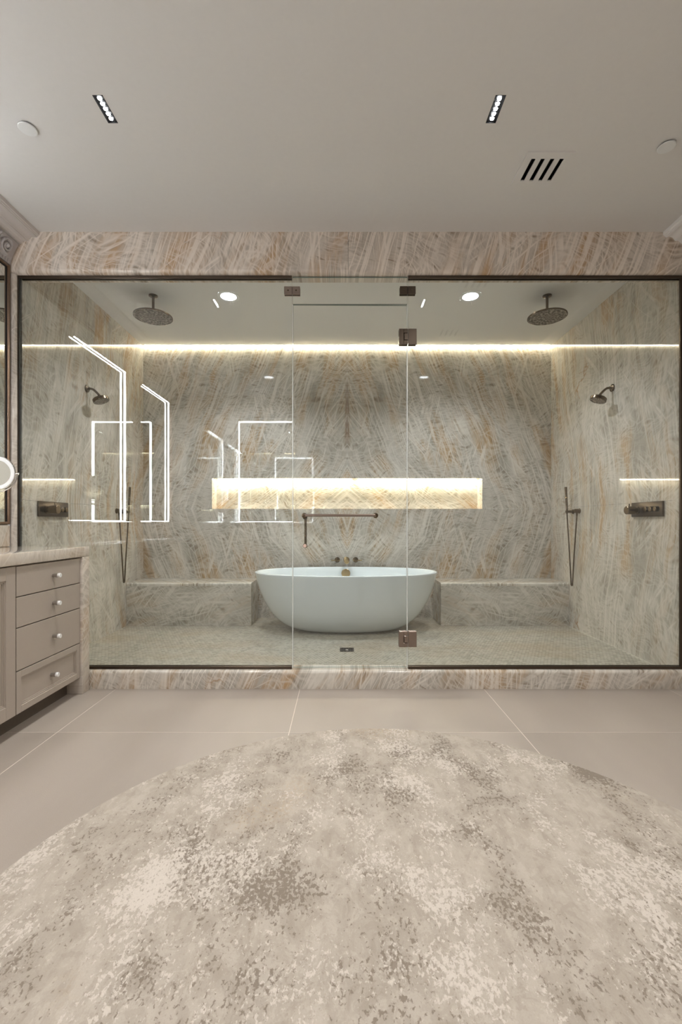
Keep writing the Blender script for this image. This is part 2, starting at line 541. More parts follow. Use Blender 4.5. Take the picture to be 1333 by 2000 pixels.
def edge_mat():
    m, N, b = new_mat('polished_glass_edge')
    b.inputs['Base Color'].default_value = srgb(214, 222, 218)
    b.inputs['Roughness'].default_value = 0.15
    b.inputs['Transmission Weight'].default_value = 0.35
    return m
M['glass_edge'] = edge_mat()
M['glass_edge_green'] = plain('green_glass_edge', srgb(84, 104, 96), 0.15)

# ------------------------------------------------------------------ structure: floor
fl = MB().box(WL, WR, -3.2, YF, -0.08, -0.0008).build('floor', M['grout'])
tag(fl, kind='structure')
xs = [WL, -1.468, -0.268, 0.932, 2.132, WR]
ys = [-3.2, -2.447, -1.247, -0.047, 1.153, 2.353, YF]
for i in range(len(xs) - 1):
    for j in range(len(ys) - 1):
        g = 0.0017
        MB().box(xs[i] + g, xs[i + 1] - g, ys[j] + g, ys[j + 1] - g, -0.0008, 0.0, bev=0.0003).build('floor_tile', M['tile'], fl, ((xs[i] + xs[i + 1]) / 2, (ys[j] + ys[j + 1]) / 2, 0))

# shower floor with mosaic (tiles under 10 px: one stuff part)
sf = MB().box(XL, XR, YH, YB, -0.08, SF - 0.003).build('floor_shower', M['mosaic_grout'])
tag(sf, kind='structure')
def mosaic():
    pitch, gap = 0.0262, 0.0030
    verts, faces, tone = [], [], []
    ny = int((YB - YH) / pitch); nx = int((XR - XL) / pitch)
    y0 = YH + 0.002
    big = rng.random((ny + 2, nx + 2))
    for j in range(ny):
        for i in range(nx):
            x = XL + 0.003 + i * pitch + (pitch / 2 if j % 2 else 0); y = y0 + j * pitch
            if x + pitch > XR: continue
            cx_, cy_ = x + pitch / 2, y + pitch / 2
            if abs(cx_ - 0.047) < 0.064 and abs(cy_ - 3.635) < 0.064: continue
            if cy_ > 4.50 and (cx_ < -0.91 or cx_ > 1.01): continue
            a = pitch - gap; b = len(verts); dz = rng.uniform(-0.0004, 0.0004)
            for (sx, sy, z) in ((0, 0, SF - 0.003), (1, 0, SF - 0.003), (1, 1, SF - 0.003), (0, 1, SF - 0.003)):
                verts.append((x + sx * a, y + sy * a, z))
            e = 0.0008
            for (sx, sy) in ((0, 0), (1, 0), (1, 1), (0, 1)):
                verts.append((x + (e if sx == 0 else a - e), y + (e if sy == 0 else a - e), SF + dz))
            faces += [(b + 4, b + 5, b + 6, b + 7), (b, b + 1, b + 5, b + 4), (b + 1, b + 2, b + 6, b + 5), (b + 2, b + 3, b + 7, b + 6), (b + 3, b, b + 4, b + 7)]
            t = float(np.clip(rng.beta(2.2, 1.6), 0, 1)); tone += [t] * 8
    me = bpy.data.meshes.new('mosaic_tile')
    me.from_pydata(verts, [], faces)
    at = me.attributes.new('tone', 'FLOAT', 'POINT')
    at.data.foreach_set('value', tone)
    me.materials.append(M['mosaic'])
    o = link_obj('mosaic_tile', me, sf)
    o['kind'] = 'stuff'
mosaic()

# ------------------------------------------------------------------ structure: ceiling with openings
LIN = [(-1.1040, -1.0575), (0.686, 0.7335)]
LY0, LY1 = 2.016, 2.158
DL = [(-0.942, 3.807), (1.083, 3.807)]
VENTS = [(0.9525, 1.1975, 2.320, 2.555), (0.9525, 1.1975, 1.385, 1.620)]
FILL_SPOTS = [(-1.15, 0.30), (0.95, 0.30), (-0.1, -1.6), (1.4, -1.6)]  # unseen fill lamps, added to brighten the room
holes = [(a, b, LY0, LY1) for a, b in LIN]
holes += [(x - 0.07, x + 0.07, y - 0.07, y + 0.07) for x, y in DL]
holes += [(a + 0.028, b - 0.028, c + 0.034, d - 0.034) for a, b, c, d in VENTS]
holes += [(x - 0.035, x + 0.035, y - 0.035, y + 0.035) for x, y in FILL_SPOTS]
YC = 4.843           # ceiling edge: the light slot lies behind it
def plate_with_holes(x0, x1, y0, y1, holes, z):
    bm = bmesh.new()
    X = sorted({x0, x1, *[h[0] for h in holes], *[h[1] for h in holes]})
    Y = sorted({y0, y1, *[h[2] for h in holes], *[h[3] for h in holes]})
    vv = {}
    def v(i, j):
        if (i, j) not in vv: vv[i, j] = bm.verts.new((X[i], Y[j], z))
        return vv[i, j]
    for i in range(len(X) - 1):
        for j in range(len(Y) - 1):
            mx, my = (X[i] + X[i + 1]) / 2, (Y[j] + Y[j + 1]) / 2
            if any(h[0] < mx < h[1] and h[2] < my < h[3] for h in holes): continue
            bm.faces.new((v(i, j), v(i, j + 1), v(i + 1, j + 1), v(i + 1, j)))
    bm.normal_update()
    r = bmesh.ops.extrude_face_region(bm, geom=list(bm.faces))
    for e in r['geom']:
        if isinstance(e, bmesh.types.BMVert): e.co.z += 0.02
    bmesh.ops.recalc_face_normals(bm, faces=list(bm.faces))
    return bm
mb = MB(); mb.bm.free(); mb.bm = plate_with_holes(WL - 0.1, WR + 0.1, -3.3, YC, holes, H)
mb.box(WL - 0.1, WR + 0.1, -3.3, YB + 0.05, H + 0.14, H + 0.20)
tag(mb.build('ceiling', M['ceiling']), kind='structure')

# ------------------------------------------------------------------ walls
def seg_wall(name, mat, dims):
    return tag(box(name, mat, dims), kind='structure')
wl = seg_wall('wall_left', M['wall'], (WL - 0.12, WL, -3.3, YF, -0.08, H))
wr = seg_wall('wall_right', M['wall'], (WR, WR + 0.12, -3.3, YF, -0.08, H))
seg_wall('wall_rear', M['wall'], (WL - 0.12, WR + 0.12, -3.32, -3.2, -0.08, H))
stub = seg_wall('wall_stub', M['wall'], (WL, -0.45, -0.90, -0.72, 0.0, H))

# shower side walls: two slabs each, book-matched at the seam
T = 0.03
for nm, x0, x1, mt in (('wall_shower_left', XL - 0.06, XL, 'side_left'), ('wall_shower_right', XR, XR + 0.06, 'side_right')):
    w = empty(nm, ((x0 + x1) / 2, YH, 0), kind='structure')
    box('stone_slab', M[mt], (x0, x1, 3.019 if nm.endswith('left') else YH, YB + 0.2, -0.05, SEAM - 0.0006), w, bev=0.0006)
    box('stone_slab', M[mt], (x0, x1, 3.019 if nm.endswith('left') else YH, YB + 0.2, SEAM + 0.0006, H + 0.14), w, bev=0.0006)

# back wall: four slabs round the niche
NX0, NX1, NZ0, NZ1, NYB = -1.380, 1.511, 1.236, 1.562, 5.045
wb = empty('wall_back', (CX, YB, 0), kind='structure')
g = 0.0006
MB().box(XL, CX - g, YB, YB + T, 0.0, SEAM - g).build('stone_slab', M['back'], wb)
MB().box(CX + g, XR, YB, YB + T, 0.0, SEAM - g).build('stone_slab', M['back'], wb)
MB().prism([(XL, SEAM + g), (NX0, SEAM + g), (NX0, NZ1), (CX - g, NZ1), (CX - g, H + 0.14), (XL, H + 0.14)], 'Y', YB, YB + T).build('stone_slab', M['back'], wb)
MB().prism([(CX + g, NZ1), (NX1, NZ1), (NX1, SEAM + g), (XR, SEAM + g), (XR, H + 0.14), (CX + g, H + 0.14)], 'Y', YB, YB + T).build('stone_slab', M['back'], wb)
box('niche_back', M['niche'], (NX0 - 0.02, NX1 + 0.02, NYB, NYB + 0.02, NZ0 - 0.02, NZ1 + 0.02), wb)
box('niche_side', M['niche_side'], (NX0 - 0.02, NX0, YB + T, NYB, NZ0 - 0.02, NZ1 + 0.02), wb)
box('niche_side', M['niche_side'], (NX1, NX1 + 0.02, YB + T, NYB, NZ0 - 0.02, NZ1 + 0.02), wb)
box('niche_top', M['niche'], (NX0, NX1, YB + T, NYB, NZ1, NZ1 + 0.02), wb)
box('niche_shelf', M['niche'], (NX0, NX1, YB + T, NYB, NZ0 - 0.02, NZ0), wb)

# ------------------------------------------------------------------ header, curb, pilaster, mouldings
def arc(cx_, cy_, r, a0, a1, n=6):
    return [(cx_ + r * math.cos(a0 + (a1 - a0) * k / n), cy_ + r * math.sin(a0 + (a1 - a0) * k / n)) for k in range(n + 1)]
HB = 2.710
R_ = 0.028
hdr = empty('trim_1', (CX, YF, HB), kind='structure')
prof = [(YH, H + 0.001), (YH, HB)] + arc(YF + R_, HB + R_, R_, -PI / 2, -PI, 7) + [(YF, H + 0.001)]
MB().prism(prof, 'X', WL, 0.047 - 0.0008).build('header_slab', M['header'], hdr)
MB().prism(prof, 'X', 0.047 + 0.0008, WR + 0.02).build('header_slab', M['header2'], hdr)
CZ = 0.120
R2 = 0.022
prof = [(YH, 0.0), (YH, CZ)] + arc(YF + R2, CZ - R2, R2, PI / 2, PI, 6) + [(YF, 0.0)]
tag(MB().prism(prof, 'X', WL, WR + 0.02).build('trim_2', M['curb']), kind='structure')
# rounded stone jamb at the left, from counter to header
tag(MB().prism(arc(-2.147, 2.9855, 0.0225, PI, 2 * PI, 12) + [(-2.1255, 2.9885), (-2.169, 2.9885)], 'Z', CZ + 0.001, HB - 0.001).build('trim_3', M['pilaster']), kind='structure')
tag(MB().prism([(WR + 0.02, YF + 0.01), (WR + 0.02, YH), (XR, YH), (XR, YF + 0.01)], 'Z', CZ + 0.001, HB - 0.001).build('trim_4', M['side_right']), kind='structure')

def crown(name, wall_x, s, y0, y1, mat, f=1.0):
    # profile: (out from wall, height below ceiling)
    P = [(0.0, 0.0), (0.205, 0.0), (0.205, 0.022), (0.198, 0.026), (0.198, 0.030), (0.190, 0.032), (0.190, 0.036), (0.180, 0.038),
         (0.172, 0.034), (0.160, 0.033), (0.148, 0.037), (0.138, 0.045), (0.132, 0.054), (0.128, 0.056), (0.128, 0.060), (0.118, 0.062), (0.108, 0.060),
         (0.098, 0.064), (0.092, 0.072), (0.088, 0.074), (0.088, 0.079), (0.0, 0.084)]
    poly = [(wall_x + s * a * f, H - b * f) for a, b in P]
    return tag(MB().prism(poly, 'Y', y0, y1).build(name, mat, sharp=25), kind='structure')
crown('trim_5', WL, 1, -0.72, YF, M['moulding'])
crown('trim_6', WR, -1, -3.2, YF, M['moulding_white'], 0.98)

# carved frieze under the left crown: one relief surface plus scrolls
def carved_frieze():
    y0, y1, z0, z1 = 1.25, 2.957, 2.757, 2.893
    ny, nz = 620, 60
    Y = np.linspace(y0, y1, ny); Sx = np.linspace(0, 1, nz)
    YY, SS = np.meshgrid(Y, Sx, indexing='ij')
    ZZ = z0 + SS * (z1 - z0)
    base = 0.022 + 0.055 * SS ** 1.6        # leans out towards the crown
    relief = np.zeros_like(YY)
    def ridge(pts, w, h):
        nonlocal relief
        P = np.array(pts)
        W = np.linspace(w[0], w[1], len(P)); Hh = np.linspace(h[0], h[1], len(P))
        lo, hi = P[:, 0].min() - 0.03, P[:, 0].max() + 0.03
        idx = np.where((Y > lo) & (Y < hi))[0]
        if len(idx) == 0: return
        sl = slice(idx[0], idx[-1] + 1)
        best = np.zeros_like(YY[sl])
        for (py, pz), ww, hh in zip(P, W, Hh):
            d = np.sqrt((YY[sl] - py) ** 2 + (ZZ[sl] - pz) ** 2) / ww
            best = np.maximum(best, hh * np.sqrt(np.clip(1 - d * d, 0, 1)))
        relief[sl] = np.maximum(relief[sl], best)
    period = 0.235
    c = y1 - 0.075
    k = 0
    while c > y0 + 0.05:
        sgn = 1 if k % 2 == 0 else -1
        cz = 2.838
        # volute
        th = np.linspace(0.0, 3.6 * PI, 90)
        r = 0.008 + 0.042 * (th / th.max())
        ridge(np.stack([c + sgn * r * np.cos(th), cz + 0.9 * r * np.sin(th)], 1), (0.006, 0.011), (0.016, 0.020))
        ridge([(c, cz)], (0.014, 0.014), (0.026, 0.026))
        # leaf sweeping to the next volute
        t = np.linspace(0, 1, 40)
        ridge(np.stack([c - sgn * 0.0 - (0.045 + 0.11 * t), cz - 0.045 + 0.075 * np.sin(PI * t * 0.9)], 1), (0.014, 0.005), (0.018, 0.010))
        ridge(np.stack([c - 0.06 - 0.09 * t, cz + 0.03 - 0.055 * t + 0.02 * np.sin(PI * 2 * t)], 1), (0.011, 0.004), (0.015, 0.008))
        for q in range(4):
            ridge(np.stack([c - 0.08 - 0.02 * q + 0.016 * t, cz - 0.02 + 0.012 * q + 0.020 * t], 1), (0.009, 0.004), (0.013, 0.006))
        # berries near the top
        ridge([(c - 0.115, 2.872)], (0.018, 0.018), (0.030, 0.030))
        ridge([(c - 0.085, 2.868)], (0.014, 0.014), (0.024, 0.024))
        c -= period; k += 1
    # small flutes along the lower edge
    fl_ = ((np.mod(YY, 0.022) < 0.005) & (ZZ < 2.785) & (ZZ > 2.766))
    relief[fl_] -= 0.004
    X = WL + base + relief
    n = ny * nz
    verts = [(float(a), float(b), float(c_)) for a, b, c_ in zip(X.ravel(), YY.ravel(), ZZ.ravel())]
    back = len(verts)
    bm = bmesh.new()
    V = [bm.verts.new(v) for v in verts]
    for i in range(ny - 1):
        for j in range(nz - 1):
            a = i * nz + j
            bm.faces.new((V[a], V[a + nz], V[a + nz + 1], V[a + 1]))
    # close to the wall at the end and along the lower edge
    for i in (0, ny - 1):
        ring = [V[i * nz + j] for j in range(nz)] + [bm.verts.new((WL + 0.001, Y[i], z1)), bm.verts.new((WL + 0.001, Y[i], z0))]
        bm.faces.new(ring)
    lo = [V[i * nz] for i in range(ny)]
    bm.faces.new(lo + [bm.verts.new((WL + 0.001, y1, z0)), bm.verts.new((WL + 0.001, y0, z0))])
    bmesh.ops.recalc_face_normals(bm, faces=list(bm.faces))
    mb = MB(); mb.bm.free(); mb.bm = bm
    o = mb.build('carved_frieze', M['carved'], None, (WL, (y0 + y1) / 2, z0), sharp=40)
    tag(o, 'grey carved scroll and leaf frieze above the vanity mirror', 'carving')
carved_frieze()

# ------------------------------------------------------------------ benches in the shower
BY, BZ = 4.481, 0.492
def bench(x0, x1, inner, label):
    e = empty('stone_bench', ((x0 + x1) / 2, (BY + YB) / 2, SF), label, 'bench')
    xi = x1 if inner > 0 else x0
    r = 0.016
    YW = YB - 0.002
    prof = [(YW, BZ - 0.03), (BY + 0.0, BZ - 0.03)] + arc(BY + r, BZ - r, r, PI, PI / 2, 5) + [(YW, BZ)]
    MB().prism(prof, 'X', x0, x1).build('seat_slab', M['bench_top'], e)
    box('front_slab', M['bench_front'], (x0, x1, BY, BY + 0.02, SF, BZ - 0.03), e, bev=0.001)
    box('end_slab', M['bench_end'], (xi - inner * 0.02, xi, BY + 0.02, YW, SF, BZ - 0.03), e, bev=0.001)
    return e
bench(XL + 0.001, -0.885, 1, 'built-in stone bench to the left of the white bathtub')
bench(0.985, XR - 0.001, -1, 'built-in stone bench to the right of the white bathtub')

# ------------------------------------------------------------------ bathtub
def bathtub():
    cx_, cy_, zr, zb = 0.047, 4.335, 0.625, SF + 0.001
    a, b = 0.862, 0.440
    e = empty('bathtub', (cx_, cy_, zb), 'white oval freestanding bathtub between the two stone benches', 'bathtub')
    n = 96
    ex = 2.0 / 2.15
    def ring(sa, sb, z):
        out = []
        for k in range(n):
            t = 2 * PI * k / n
            c, s = math.cos(t), math.sin(t)
            out.append((cx_ + sa * math.copysign(abs(c) ** ex, c), cy_ + sb * math.copysign(abs(s) ** ex, s), z))
        return out
    outer = [(0.0, 0.44, 0.36), (0.006, 0.475, 0.39), (0.02, 0.53, 0.44), (0.055, 0.612, 0.53), (0.12, 0.69, 0.62), (0.21, 0.762, 0.70), (0.30, 0.813, 0.76), (0.39, 0.855, 0.81),
             (0.53, 0.905, 0.87), (0.68, 0.945, 0.92), (0.83, 0.975, 0.96), (0.95, 0.993, 0.99), (0.985, 1.0, 1.0), (0.996, 0.999, 0.998)]
    rings = [ring(a * sx, b * sy, zb + (zr - zb) * t) for t, sx, sy in outer]
    wall = 0.024
    rings.append(ring(a - 0.004, b - 0.004, zr))
    rings.append(ring(a - wall + 0.004, b - wall + 0.004, zr))
    inner = [(0.99, 1.0, 1.0), (0.9, 0.985, 0.98), (0.7, 0.94, 0.92), (0.5, 0.87, 0.83), (0.32, 0.78, 0.72), (0.2, 0.66, 0.58), (0.14, 0.5, 0.4), (0.12, 0.25, 0.2)]
    rings += [ring((a - wall) * sx, (b - wall) * sy, zb + (zr - zb) * t) for t, sx, sy in inner]
    bm = bmesh.new()
    V = [[bm.verts.new(p) for p in r] for r in rings]
    for A, B in zip(V[:-1], V[1:]):
        for k in range(n):
            bm.faces.new((A[k], A[(k + 1) % n], B[(k + 1) % n], B[k]))
    bm.faces.new(list(reversed(V[0])))
    bm.faces.new(V[-1])
    bmesh.ops.recalc_face_normals(bm, faces=list(bm.faces))
    mb = MB(); mb.bm.free(); mb.bm = bm
    mb.build('shell', M['tub'], e, sharp=50)
    # overflow cover on the far inner side
    zc = 0.560
    yw = 4.731
    tl = Matrix.Rotation(PI / 2 - 0.10, 3, 'X')
    MB().lathe([(0.0, 0.008), (0.043, 0.008), (0.046, 0.006), (0.046, -0.012)], (cx_ + 0.003, yw - 0.004, zc), tilt=tl, n=36).build('overflow_cover', M['brass'], e)
    MB().lathe([(0.0, 0.004), (0.026, 0.004), (0.032, 0.0), (0.032, -0.01)], (cx_ + 0.0, cy_, zb + 0.555 * 0.12 + 0.001), n=28).build('drain_plug', M['brass'], e)
bathtub()

# wall-mounted tub filler
def tub_filler():
    zc = 0.690
    e = empty('tub_faucet', (0.058, YB, zc), 'aged nickel wall faucet above the far rim of the bathtub', 'faucet')
    MB().lathe([(0.0, 0.0), (0.032, 0.0), (0.032, 0.006), (0.028, 0.010), (0.017, 0.012), (0.017, 0.150), (0.024, 0.165), (0.027, 0.175), (0.027, 0.195), (0.021, 0.197), (0.019, 0.186), (0.0, 0.186)],
               (0.058, YB, zc), '-Y').build('spout', M['brass'], e)
    for s in (-1, 1):
        x = 0.058 + s * 0.098
        h = MB().lathe([(0.0, 0.0), (0.028, 0.0), (0.028, 0.006), (0.016, 0.009), (0.016, 0.040), (0.018, 0.044), (0.018, 0.066), (0.0, 0.068)], (x, YB, zc), '-Y').build('handle', M['bronze_dark'], e)
        MB().tube([(x - s * 0.03, YB - 0.058, zc - 0.002), (x + s * 0.065, YB - 0.058, zc - 0.002)], 0.006).build('lever', M['brass'], h)
tub_filler()

# floor drain
def drain():
    x, y = 0.047, 3.635
    e = empty('floor_drain', (x, y, SF), 'square bronze floor drain in front of the bathtub', 'drain')
    r, t = 0.056, 0.008
    mb = MB()
    for (a, b, c, d) in ((-r, r, -r, -r + t), (-r, r, r - t, r), (-r, -r + t, -r + t, r - t), (r - t, r, -r + t, r - t)):
        mb.box(x + a, x + b, y + c, y + d, SF - 0.004, SF + 0.0015)
    mb.build('frame', M['bronze'], e)
    box('sump', M['black'], (x - r + t, x + r - t, y - r + t, y + r - t, SF - 0.0035, SF - 0.0025), e)
    for k in range(7):
        xx = x - 0.042 + k * 0.014
        box('bar', M['bronze'], (xx - 0.0028, xx + 0.0028, y - r + t, y + r - t, SF - 0.003, SF + 0.001), e)
    MB().lathe([(0.0, 0.0016), (0.009, 0.0016), (0.011, 0.0), (0.011, -0.003)], (x, y, SF + 0.0008), n=20).build('screw_boss', M['nickel'], e)
drain()

# ------------------------------------------------------------------ glass front
GY0, GY1 = 3.004, 3.016
def pane(name, x0, x1, z0, z1, parent):
    mb = MB()
    mb.box(x0, x1, GY0, GY1, z0, z1)
    mb.bm.normal_update()
    for f in mb.bm.faces:
        f.material_index = 0 if abs(f.normal.y) > 0.9 else (2 if abs(f.normal.z) > 0.9 else 1)
    return mb.build(name, [M['glass'], M['glass_edge'], M['glass_edge_green']], parent)

def panel(x0, x1, side, label):
    e = empty('shower_screen', ((x0 + x1) / 2, 3.01, CZ), label, 'shower screen')
    pane('pane', x0, x1, CZ + 0.006, HB - 0.004, e)
    box('top_channel', M['bronze'], (x0, x1, 2.992, GY0 - 0.0005, HB - 0.018, HB - 0.0005), e, bev=0.001)
    xi0, xi1 = max(x0, XL + 0.001), min(x1, XR - 0.001)
    box('top_channel', M['bronze'], (xi0, xi1, GY1 + 0.0005, 3.028, HB - 0.018, HB - 0.0005), e, bev=0.001)
    box('bottom_channel', M['bronze'], (x0, x1, 2.992, GY0 - 0.0005, CZ + 0.0005, CZ + 0.018), e, bev=0.001)
    box('bottom_channel', M['bronze'], (xi0, xi1, GY1 + 0.0005, 3.028, CZ + 0.0005, CZ + 0.018), e, bev=0.001)
    xs_ = x0 if side < 0 else x1
    box('side_channel', M['bronze'], (xs_ - side * 0.016, xs_ + side * 0.0, 2.990, GY0 - 0.0005, CZ + 0.018, HB - 0.018), e, bev=0.001)
    if side < 0:
        box('gasket', M['gasket'], (xs_ - side * 0.020, xs_ - side * 0.0162, 2.992, GY0 - 0.0005, CZ + 0.018, HB - 0.018), e)
    return e
gl_l = panel(-2.136, -0.3245, -1, 'large fixed clear glass panel left of the shower door')
gl_r = panel(0.4425, XR - 0.001, 1, 'large fixed clear glass panel right of the shower door')

tr = empty('shower_transom', (0.058, 3.01, 2.53), 'narrow clear glass transom above the shower door', 'glass transom')
pane('pane', -0.3200, 0.4380, 2.527, HB - 0.004, tr)
def clamp(x, xsplit, z):
    for x0, x1, nm in ((x - 0.052, xsplit - 0.0008, 'M0'), (xsplit + 0.0008, x + 0.052, 'M1')):
        for (ya, yb) in ((GY0 - 0.010, GY0 - 0.0004), (GY1 + 0.0004, GY1 + 0.010)):
            pl = box('clamp_plate', M['rose'] if x < 0 else M['bronze'], (x0, x1, ya, yb, z - 0.026, z + 0.026), tr, bev=0.0015)
            if ya < GY0:
                MB().lathe([(0.0, 0.0012), (0.0045, 0.0012), (0.005, 0.0)], ((x0 + x1) / 2, ya, z), '-Y', n=14).build('screw', M['bronze_dark'], pl)
clamp(-0.3225, -0.3222, 2.613)
clamp(0.4400, 0.4402, 2.615)

door = empty('shower_door', (0.440, 3.01, CZ), 'frameless clear glass shower door with towel bar handle', 'door')
pane('pane', -0.3150, 0.4340, CZ + 0.010, 2.520, door)
for xs0, xs1 in ((-0.3205, -0.3154), (0.4344, 0.4395)):
    box('edge_seal', M['seal'], (xs0, xs1, GY0 - 0.001, GY1 + 0.001, CZ + 0.010, 2.520), door, bev=0.001)
def hinge(z, mat, label):
    x = 0.440
    h = MB()
    h.box(x - 0.058, x - 0.027, GY0 - 0.012, GY0 - 0.0004, z - 0.052, z + 0.052, bev=0.0012)
    h.box(x - 0.0272, x - 0.001, GY0 - 0.012, GY0 - 0.0004, z + 0.0245, z + 0.052, bev=0.0012)
    h.box(x - 0.0272, x - 0.001, GY0 - 0.012, GY0 - 0.0004, z - 0.052, z - 0.0245, bev=0.0012)
    h.box(x - 0.058, x - 0.001, GY1 + 0.0004, GY1 + 0.012, z - 0.052, z + 0.052, bev=0.0015)
    hh = h.build('hinge', mat, door)
    hh['label'] = label
    wp = box('hinge_plate', mat, (x + 0.003, x + 0.058, GY0 - 0.012, GY0 - 0.0004, z - 0.052, z + 0.052), gl_r, bev=0.0015)
    wq = box('hinge_plate', mat, (x + 0.003, x + 0.058, GY1 + 0.0004, GY1 + 0.012, z - 0.052, z + 0.052), gl_r, bev=0.0015)
    box('knuckle', mat, (x - 0.0235, x - 0.0005, GY0 - 0.0135, GY0 - 0.0004, z - 0.0215, z + 0.0215), hh, bev=0.001)
    MB().tube([(x + 0.0008, GY0 - 0.010, z - 0.05), (x + 0.0008, GY0 - 0.010, z + 0.05)], 0.0014, 8).build('pin', M['nickel'], hh)
hinge(2.308, M['bronze'], 'dark bronze upper hinge')
hinge(0.317, M['rose'], 'rose bronze lower hinge')
# towel bar in front, pull handle behind its left end
def towel_bar():
    yb_ = GY0 - 0.060
    xa, xb, z = -0.242, 0.228, 1.131
    t = MB().tube([(xa, yb_, z), (xb, yb_, z)], 0.0088, 16).build('towel_bar', M['rose'], door)
    for x in (xa, xb):
        MB().lathe([(0.0, 0.012), (0.0095, 0.010), (0.0095, 0.0), (0.0095, -0.050), (0.017, -0.052), (0.017, -0.060)], (x, yb_, z), '-Y', n=22).build('post', M['bronze_dark'], t)
    v = MB().tube([(xa + 0.004, GY1 + 0.045, z - 0.010), (xa + 0.004, GY1 + 0.045, z - 0.215)], 0.0085, 16).build('pull_handle', M['bronze_dark'], door)
    for zz in (z - 0.012, z - 0.200):
        MB().lathe([(0.009, -0.045), (0.009, -0.004), (0.015, -0.003), (0.015, 0.0)], (xa + 0.004, GY1, zz), '-Y', n=20).build('post', M['bronze_dark'], v)
    MB().lathe([(0.0, 0.006), (0.011, 0.006), (0.012, 0.004), (0.012, 0.0)], (xa + 0.004, GY0, z - 0.200), '-Y', n=24).build('cap', M['rose_pale'], v)
towel_bar()
door.rotation_euler.z = math.radians(0.55)      # stands a hair open

# ------------------------------------------------------------------ shower fittings
def rain_head(x, y, label):
    e = empty('rain_shower_head', (x, y, H), label, 'shower head', 'round ceiling rain shower heads')
    MB().lathe([(0.0, 0.0), (0.036, 0.0), (0.036, -0.008), (0.030, -0.012), (0.010, -0.014)], (x, y, H), n=28).build('flange', M['bronze_dark'], e)
    MB().lathe([(0.0105, -0.012), (0.0105, -0.150), (0.017, -0.155), (0.020, -0.165)], (x, y, H), n=20).build('arm', M['bronze_dark'], e)
    MB().lathe([(0.0, -0.162), (0.022, -0.163), (0.148, -0.170), (0.155, -0.173), (0.155, -0.182), (0.150, -0.184)], (x, y, H), n=64).build('disc', M['bronze_dark'], e)
    p = MB().lathe([(0.150, -0.1838), (0.0, -0.1842)], (x, y, H), n=64).build('spray_plate', M['rain_plate'], e, (x, y, H - 0.184))
    # nozzles: tiny, too small to pick apart singly
    mb = MB()
    for ring_i, rr in enumerate((0.02, 0.045, 0.07, 0.095, 0.12, 0.14)):
        for k in range(6 * (ring_i + 1)):
            a = 2 * PI * k / (6 * (ring_i + 1))
            mb.lathe([(0.0026, 0.0), (0.0016, -0.0025), (0.0, -0.0027)], (x + rr * math.cos(a), y + rr * math.sin(a), H - 0.184), n=5)
    nz = mb.build('nozzle', M['bronze_dark'], e); nz['kind'] = 'stuff'
rain_head(-1.565, 3.79, 'round rain shower head on the ceiling near the left wall')
rain_head(1.718, 3.79, 'round rain shower head on the ceiling near the right wall')

def wall_head(xw, s, y, z, label):
    """s: direction into the shower (+1 from left wall, -1 from right wall)"""
    e = empty('wall_shower_head', (xw, y, z), label, 'shower head', 'tilted wall shower heads')
    ax = 'X' if s > 0 else '-X'
    MB().lathe([(0.0, 0.0), (0.031, 0.0), (0.031, 0.008), (0.024, 0.014), (0.012, 0.018)], (xw, y, z), ax, n=28).build('flange', M['bronze_dark'], e)
    pts = [(xw + s * d, y, z + dz) for d, dz in ((0.012, 0.0), (0.030, 0.0), (0.045, -0.003), (0.060, -0.012), (0.078, -0.028), (0.095, -0.046), (0.104, -0.056))]
    MB().tube(pts, 0.0095, 14).build('arm', M['bronze_dark'], e)
    tilt = Matrix.Rotation(-s * 0.36, 3, 'Y')
    c = (xw + s * 0.116, y, z - 0.090)
    MB().lathe([(0.0, 0.042), (0.010, 0.040), (0.014, 0.030), (0.017, 0.024), (0.017, 0.018), (0.034, 0.015), (0.058, 0.011), (0.063, 0.006), (0.063, -0.016), (0.059, -0.019)], c, tilt=tilt, n=44).build('head', M['bronze_dark'], e)
    MB().lathe([(0.060, -0.0185), (0.0, -0.0195)], c, tilt=tilt, n=44).build('spray_plate', M['rain_plate'], e, c)
wall_head(XL, 1, 3.785, 2.20, 'bronze tilted shower head on the left shower wall')
wall_head(XR, -1, 3.765, 2.20, 'bronze tilted shower head on the right shower wall')

def valve(xw, s, y0, y1, z, label):
    e = empty('shower_valve', (xw, (y0 + y1) / 2, z), label, 'shower valve', 'bronze shower control plates')
    hh = 0.054
    box('plate', M['bronze'], (xw, xw + s * 0.016, y0, y1, z - hh, z + hh), e, bev=0.003, seg=2)
    ax = 'X' if s > 0 else '-X'
    # knob near the left end as seen facing the wall
    d = 1 if s > 0 else -1
    yk = (y0 + 0.075) if s > 0 else (y1 - 0.075)
    xk = xw + s * 0.016
    k = MB().lathe([(0.0, 0.0), (0.028, 0.0), (0.028, 0.004), (0.020, 0.006), (0.020, 0.026), (0.031, 0.030), (0.031, 0.084), (0.028, 0.087), (0.0, 0.087)], (xk, yk, z - 0.004), ax, n=36).build('temperature_knob', M['bronze_dark'], e)
    MB().tube([(xk + s * 0.062, yk, z + 0.024), (xk + s * 0.062, yk, z + 0.044)], 0.005, 10).build('stop_pin', M['bronze_dark'], k)
    for q in range(3):
        yy = yk + d * (0.108 + 0.052 * q)
        b = MB().lathe([(0.0, 0.0), (0.0175, 0.0), (0.0175, 0.018), (0.015, 0.021), (0.0, 0.021)], (xk, yy, z), ax, n=24).build('button', M['bronze_dark'], e)
        MB().lathe([(0.0225, 0.0), (0.0225, 0.0012), (0.0180, 0.0015), (0.0180, 0.0)], (xk, yy, z), ax, n=24).build('collar', M['black'], b)
valve(XL, 1, 3.167, 3.505, 1.182, 'bronze shower valve plate on the left wall below the shower head')
valve(XR, -1, 3.160, 3.498, 1.182, 'bronze shower valve plate on the right wall below the shower head')

